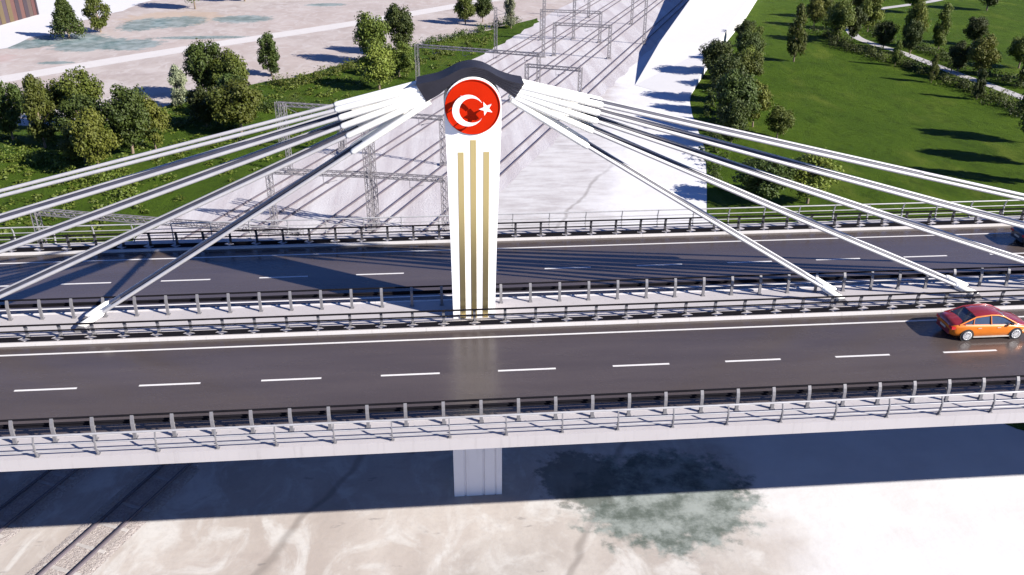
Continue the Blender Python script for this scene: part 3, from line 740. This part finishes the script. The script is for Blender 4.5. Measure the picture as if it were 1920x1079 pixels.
variant('lime', 'round', 44, 155, .027, 'leaf_lime', (7, 8))
variant('pale', 'tall', 34, 150, .026, 'leaf_pale', (9,))
variant('conifer', 'cone', 48, 150, .027, 'leaf_dark', (10,))
variant('slim', 'tall', 38, 150, .028, 'leaf_olive', (11, 12))
variant('slimdark', 'tall', 40, 150, .028, 'leaf_dark', (13,))
variant('bush', 'bush', 11, 60, .075, 'leaf_olive', (20, 21))
variant('bushdark', 'bush', 11, 60, .075, 'leaf_dark', (22, 23))
variant('bushlime', 'bush', 10, 60, .075, 'leaf_lime', (24,))
cnt = {}
def plant(key, x, y, h, wd, label, group=None, name='tree', cat='tree'):
    vs_ = VAR[key]; i = cnt.get(key, 0); cnt[key] = i + 1; me, tm = vs_[i % len(vs_)]
    rnd = random.Random(int(x * 131 + y * 17))
    o = thing(name, label, cat, (x, y, ZG), rnd.uniform(0, 6.28), group); o.scale = (wd * 1.18, wd * 1.18, h * 1.08)
    if tm: link('trunk', tm, o)
    link('crown' if tm else 'foliage', me, o)
    return o
GV, GR, GL, GS = 'trees along the grass verge', 'trees along the ramp', 'trees around the footpath', 'trees on the bare ground'
TREES = [
 ('dark', -59.2, 86.4, 8.5, 5.4, 'dark tree at the left end of the verge row, cut by the frame edge', GV),
 ('slim', -53.2, 82.0, 9.3, 5.2, 'sparse olive tree second from the left end of the verge row', GV),
 ('olive', -50.7, 90.3, 8.8, 6.0, 'bright olive tree rising above the left cluster on the verge', GV),
 ('lime', -42.5, 70.8, 8.1, 5.6, 'yellow green tree nearest the upper stay cable on the left', GV),
 ('dark', -40.7, 78.7, 8.9, 6.4, 'dark bushy tree at the right end of the left verge cluster', GV),
 ('lime', -38.2, 80.5, 6.9, 4.3, 'small bright tree tucked against the dark bushy verge tree', GV),
 ('pale', -40.4, 102.3, 6.9, 4.2, 'small pale grey-green tree alone between two verge clusters', GV),
 ('dark', -36.6, 106.9, 9.5, 6.8, 'big broad dark tree behind the yellow green one, mid verge', GV),
 ('olive', -32.6, 104.9, 8.2, 6.2, 'olive half of the broad mid verge pair, leaning toward the dirt', GV),
 ('olive', -28.2, 87.9, 7.5, 8.1, 'wide olive tree low on the verge beneath the broad pair', GV),
 ('dark', -33.6, 90.5, 6.2, 5.0, 'dark low tree left beside the wide olive verge tree', GV),
 ('slimdark', -29.4, 123.2, 7.4, 5.2, 'slender dark tree with bare trunk standing apart on the dirt edge', GV),
 ('olive', -12.0, 132.3, 9.6, 6.3, 'olive tree left of the tall pair behind the saddle', GV),
 ('lime', -9.6, 112.0, 7.5, 6.9, 'light green tree directly above the left white sheaths', GV),
 ('dark', -6.7, 139.8, 9.7, 6.2, 'dark rounded tree right of the tall pair behind the saddle', GV),
 ('olive', -6.5, 121, 6.2, 5.2, 'low olive tree between the light green tree and the lattice beam', GV),
 ('olive', 7.4, 173.8, 6.7, 4.8, 'round olive tree at the top of the verge, left of its twin', GV),
 ('dark', 11.6, 176.4, 6.6, 4.6, 'round dark tree at the top of the verge, right of its twin', GV),
 ('pale', 17.6, 167.7, 8.1, 4.0, 'thin grey tree beside the mast at the far end of the verge', GV),
 ('conifer', -77.9, 161.3, 8.9, 7.1, 'dark conical tree on the bare ground beside the brown wall', GS),
 ('slim', -73.7, 168.5, 9.4, 6.4, 'dark tree with bare trunk right behind the conical tree', GS),
 ('olive', -60.4, 199.7, 11.1, 7.2, 'tree on bare ground cut by the top edge, only its trunk showing', GS),
 ('dark', -50.3, 212.1, 10.8, 7.5, 'second tree cut by the top edge, only its shadow and trunk showing', GS),
 ('dark', 64.4, 143.9, 5.4, 4.5, 'small dark tree highest up along the ramp edge', GR),
 ('slim', 69.5, 128.9, 10.2, 4.9, 'tall olive tree with bare trunk on the lawn side of the ramp row', GR),
 ('dark', 50.2, 115.9, 6.9, 5.9, 'dense dark tree overhanging the white ramp edge', GR),
 ('lime', 54.8, 113.8, 5.8, 4.8, 'yellowish tree beside the dense dark tree at the ramp', GR),
 ('dark', 42.6, 83.0, 9.0, 6.6, 'large dark tree lowest in the ramp row, above the top stay cable', GR),
 ('lime', 46.6, 85.3, 6.8, 4.2, 'sparse yellow green tree right against the large dark ramp tree', GR),
 ('dark', 45.5, 92, 7.0, 5.0, 'dark tree wedged between the two groups by the ramp', GR),
 ('dark', 37.1, 54.3, 5.8, 6.1, 'dark low tree just behind the far railing at the lawn corner', GR),
 ('lime', 42.5, 53.9, 6.1, 5.8, 'yellow green tree just behind the far railing at the lawn corner', GR),
 ('lime', 88.6, 166.2, 6.6, 4.7, 'pale yellow tree top left of the path bend', GL),
 ('olive', 86.0, 147.2, 8.5, 6.2, 'olive tree standing at the outside of the path bend', GL),
 ('dark', 90.2, 149.3, 7.0, 4.7, 'dark tree touching the tip of the path bend', GL),
 ('lime', 97.4, 137.1, 9.4, 4.7, 'tall yellow green tree inside the path loop', GL),
 ('dark', 95.6, 134.1, 6.8, 3.7, 'narrow dark tree left of the tall yellow green one in the loop', GL),
 ('slim', 104.3, 139.0, 8.9, 4.6, 'slim two toned tree in the middle of the inner lawn', GL),
 ('dark', 113.8, 142.5, 6.0, 4.8, 'small round dark tree farthest right on the inner lawn', GL),
 ('lime', 98.9, 114.8, 7.4, 5.6, 'yellow green tree with pale trunk at the upper side of the path', GL),
 ('dark', 97.0, 118.5, 5.6, 4.4, 'dark low tree left of the pale trunked tree on the path side', GL),
 ('slimdark', 102.5, 106.9, 11.0, 5.2, 'tallest dark tree near the right frame edge above the path', GL),
 ('dark', 108.0, 111.5, 8.5, 4.2, 'dark tree at the right frame edge beside the tallest one', GL),
 ('dark', 82.8, 74.6, 8.4, 4.6, 'dark tree at the right frame edge below the path', GL),
 ('slimdark', 73.4, 58.2, 8.2, 4.6, 'dark tree at the right frame edge just above the top stay cable', GL),
 ('dark', 77.9, 65.3, 8.2, 4.6, 'dark tree at the right frame edge between two others', GL),
 ('slim', 87.6, 124.1, 4.6, 2.4, 'small slim tree in the hedge casting the upper lawn shadow', GL),
 ('slim', 87.6, 110.5, 4.8, 2.4, 'small slim tree in the hedge casting the middle lawn shadow', GL),
 ('slimdark', 89.0, 98.4, 5.0, 2.4, 'small slim tree in the hedge casting the lower lawn shadow', GL),
 ('lime', 98.2, 158.9, 8.5, 5.2, 'yellow green tree inside the upper curve of the path', GL),
 ('olive', 121.5, 183.3, 9.7, 6.8, 'olive tree near the far end of the path', GL),
 ('dark', 142.9, 186.2, 8.5, 6.3, 'dark tree top right beyond the inner lawn', GL),
 ('olive', 107, 181, 7.5, 5.5, 'olive tree beside the far end of the path, left of the other', GL),
 ('dark', 46.8, 99.5, 7.6, 5.8, 'thick dark tree in the middle of the ramp row, over the paving shadow', GR),
 ('olive', 52.6, 106.5, 6.8, 5.0, 'olive tree on the lawn side of the middle ramp row', GR),
 ('dark', 57.8, 122.5, 7.4, 5.4, 'dark tree between the overhanging one and the small far one', GR),
 ('olive', 61.4, 130.5, 6.6, 4.6, 'olive tree below the small dark tree highest on the ramp edge', GR),
 ('dark', 40.3, 76.0, 6.6, 4.6, 'dark shrubby tree at the foot of the ramp row near the cables', GR),
 ('olive', 48.2, 79.5, 4.6, 4.0, 'short olive tree on the lawn below the ramp row', GR),
 ('dark', -47.0, 80.5, 7.6, 6.2, 'dark filling tree behind the yellow green one in the left cluster', GV),
 ('olive', -55.6, 90.5, 7.4, 5.6, 'olive tree between the two leftmost trees of the verge row', GV),
 ('dark', -62.5, 79.0, 8.2, 6.0, 'dark tree lowest at the left frame edge on the verge', GV),
 ('olive', -45.4, 74.6, 5.6, 5.2, 'low olive tree at the front of the left cluster by the top cable', GV),
 ('dark', -30.2, 95.5, 6.6, 5.4, 'dark tree behind the wide low olive tree on the verge', GV),
 ('dark', 92.6, 139.5, 5.8, 4.2, 'dark tree just inside the path bend on the lawn island', GL),
 ('olive', 110.2, 120.5, 6.4, 4.8, 'olive tree behind the tallest dark tree near the right frame edge', GL),
 ('olive', 95, 178, 6.5, 5.5, 'olive tree above the path bend at the top edge', GL)]
for k, x, y, h, wd, lab, gp in TREES: plant(k, x, y, h, wd, lab, gp)

# hedges: each one thing, leafy clumps along a line, uneven in height
def hedge(pts, wd, h, label, mkey, dens, seed):
    random.seed(seed); V = []; Fc = []; P = smooth(pts, 8)
    o_ = thing('hedge', label, 'hedge', (P[0][0], P[0][1], ZG), 0, 'hedges of mixed shrubs')
    base = Vector((P[0][0], P[0][1], 0))
    acc = 0.; clumps = []
    for p, q in zip(P[:-1], P[1:]):
        p = Vector((*p, 0)); q = Vector((*q, 0)); L_ = (q - p).length; acc += L_ * dens
        while acc > 0:
            acc -= 1; c = p.lerp(q, random.random()) + Vector((random.gauss(0, wd * .28), random.gauss(0, wd * .28), 0)); clumps.append((c, random.uniform(.55, 1.25)))
    for c, k in clumps:
        r_ = h * .62 * k
        for j in range(64):
            d_ = rnd_dir(); d_.z = abs(d_.z); p = c - base + Vector((d_.x * r_, d_.y * r_, d_.z * h * k)) * random.uniform(.55, 1.1)
            nrm_ = (d_ * .8 + rnd_dir() * .8 + Vector((0, 0, .3))).normalized(); s_ = .17 * random.uniform(.6, 1.35); x = nrm_.cross(rnd_dir()).normalized(); y = nrm_.cross(x)
            o = len(V); V += [p - x * s_, p - y * s_ * .6 + nrm_ * .04, p + x * s_, p + y * s_ * .6 + nrm_ * .04]; Fc += [(o, o + 1, o + 3), (o + 1, o + 2, o + 3)]
    me = bpy.data.meshes.new('foliage'); me.from_pydata([tuple(v) for v in V], [], Fc); me.update(); me.materials.append(M[mkey]); link('foliage', me, o_)
    return o_
hedge([(87.2, 158.2), (86.0, 150.1), (85.0, 140.5), (86.4, 136.1), (88.2, 129.8), (89.4, 122.2), (90.3, 115.9), (90.8, 109.3), (91.0, 102.8), (91.2, 96.8), (91.4, 90.2), (90, 80)], 3.2, 1.9, 'uneven dark hedge along the lower side of the winding footpath', 'leaf_dark', 1.5, 51)
hedge([(87.8, 155), (86.8, 146), (86.4, 139), (88.6, 128), (90.2, 119), (91.4, 108), (91.8, 96)], 2.6, 1.7, 'olive shrubs mixed into the hedge between path and open lawn', 'leaf_olive', .8, 52)
hedge([(108, 178.8), (103.9, 168.8), (101, 158.4), (97.6, 151.3), (98.3, 144.6), (99.6, 137.8), (99.6, 126.1), (100.5, 118.2), (101, 111.9), (103, 104)], 3.4, 2.0, 'dark hedge along the inner side of the winding footpath', 'leaf_dark', 1.3, 53)
hedge([(132, 209), (120, 201), (110, 196), (100, 186), (94, 172)], 3.5, 2.2, 'olive hedge above the far end of the footpath', 'leaf_olive', 1.0, 54)
hedge([(-28, 117.5), (-24.4, 115.5), (-21, 119.6), (-17.4, 124.9), (-13.5, 130)], 2.6, 2.0, 'green hedge of shrubs along the dirt edge below the lone slender tree', 'leaf_olive', 1.4, 55)
hedge([(-3.6, 147), (0.6, 152.2), (3.5, 155.8), (9.1, 163), (13.7, 168.6), (20.4, 175.9)], 3.4, 1.8, 'dark hedge of shrubs on the far end of the verge by the thin mast', 'leaf_dark', 1.3, 56)
hedge([(-8, 118), (-1.6, 134), (6, 146), (12, 156)], 4.0, 1.0, 'low olive hedge of shrubs beside the wide lattice portal', 'leaf_olive', 1.0, 57)
hedge([(-58, 78), (-48, 74), (-40, 66), (-36, 60)], 4, 1.7, 'scrubby green hedge under the left cluster of verge trees', 'leaf_olive', 1.2, 58)
hedge([(-46, 88), (-40, 90), (-33, 96), (-27, 100), (-22, 103)], 4.5, 1.6, 'dark hedge of shrubs under the broad verge trees', 'leaf_dark', 1.2, 59)
hedge([(56, 132), (49, 112), (42, 90), (37.5, 74), (33.5, 60)], 2.4, 1.2, 'low dark hedge of shrubs at the foot of the ramp trees', 'leaf_dark', .8, 60)

# ground cover on the verge: nobody could count it
random.seed(99)
def inside(p, poly):
    x, y = p; r_ = False; j = len(poly) - 1
    for i in range(len(poly)):
        if (poly[i][1] > y) != (poly[j][1] > y) and x < (poly[j][0] - poly[i][0]) * (y - poly[i][1]) / (poly[j][1] - poly[i][1]) + poly[i][0]: r_ = not r_
        j = i
    return r_
vp = low + up; V = []; Fc = []; made = 0
cl = [(random.uniform(-75, 20), random.uniform(40, 170)) for _ in range(2600)]
for c in cl:
    if not inside(c, vp): continue
    # thin out the open grass patch near the tracks
    so2 = TN.x * c[0] + TN.y * c[1]
    near = max(0., min(1., (so2 + 62) / 12))
    if random.random() < near * .75: continue
    k = random.uniform(.35, 1.25)
    for j in range(30):
        d_ = rnd_dir(); d_.z = abs(d_.z); p = Vector((c[0], c[1], ZG)) + Vector((d_.x * 1.0 * k, d_.y * 1.0 * k, d_.z * .7 * k)) * random.uniform(.4, 1.1)
        s_ = random.uniform(.12, .26); x = rnd_dir(); x.z *= .4; x.normalize(); y = x.cross(rnd_dir()).normalized()
        o = len(V); V += [p - x * s_, p - y * s_ * .6, p + x * s_, p + y * s_ * .6]; Fc += [(o, o + 1, o + 3), (o + 1, o + 2, o + 3)]
me = bpy.data.meshes.new('undergrowth'); me.from_pydata([tuple(v) for v in V], [], Fc); me.update(); me.materials.append(M['leaf_olive'])
ug = link('undergrowth', me); tag(ug, 'low scrubby undergrowth scattered over the grass verge', 'undergrowth', kind='stuff')
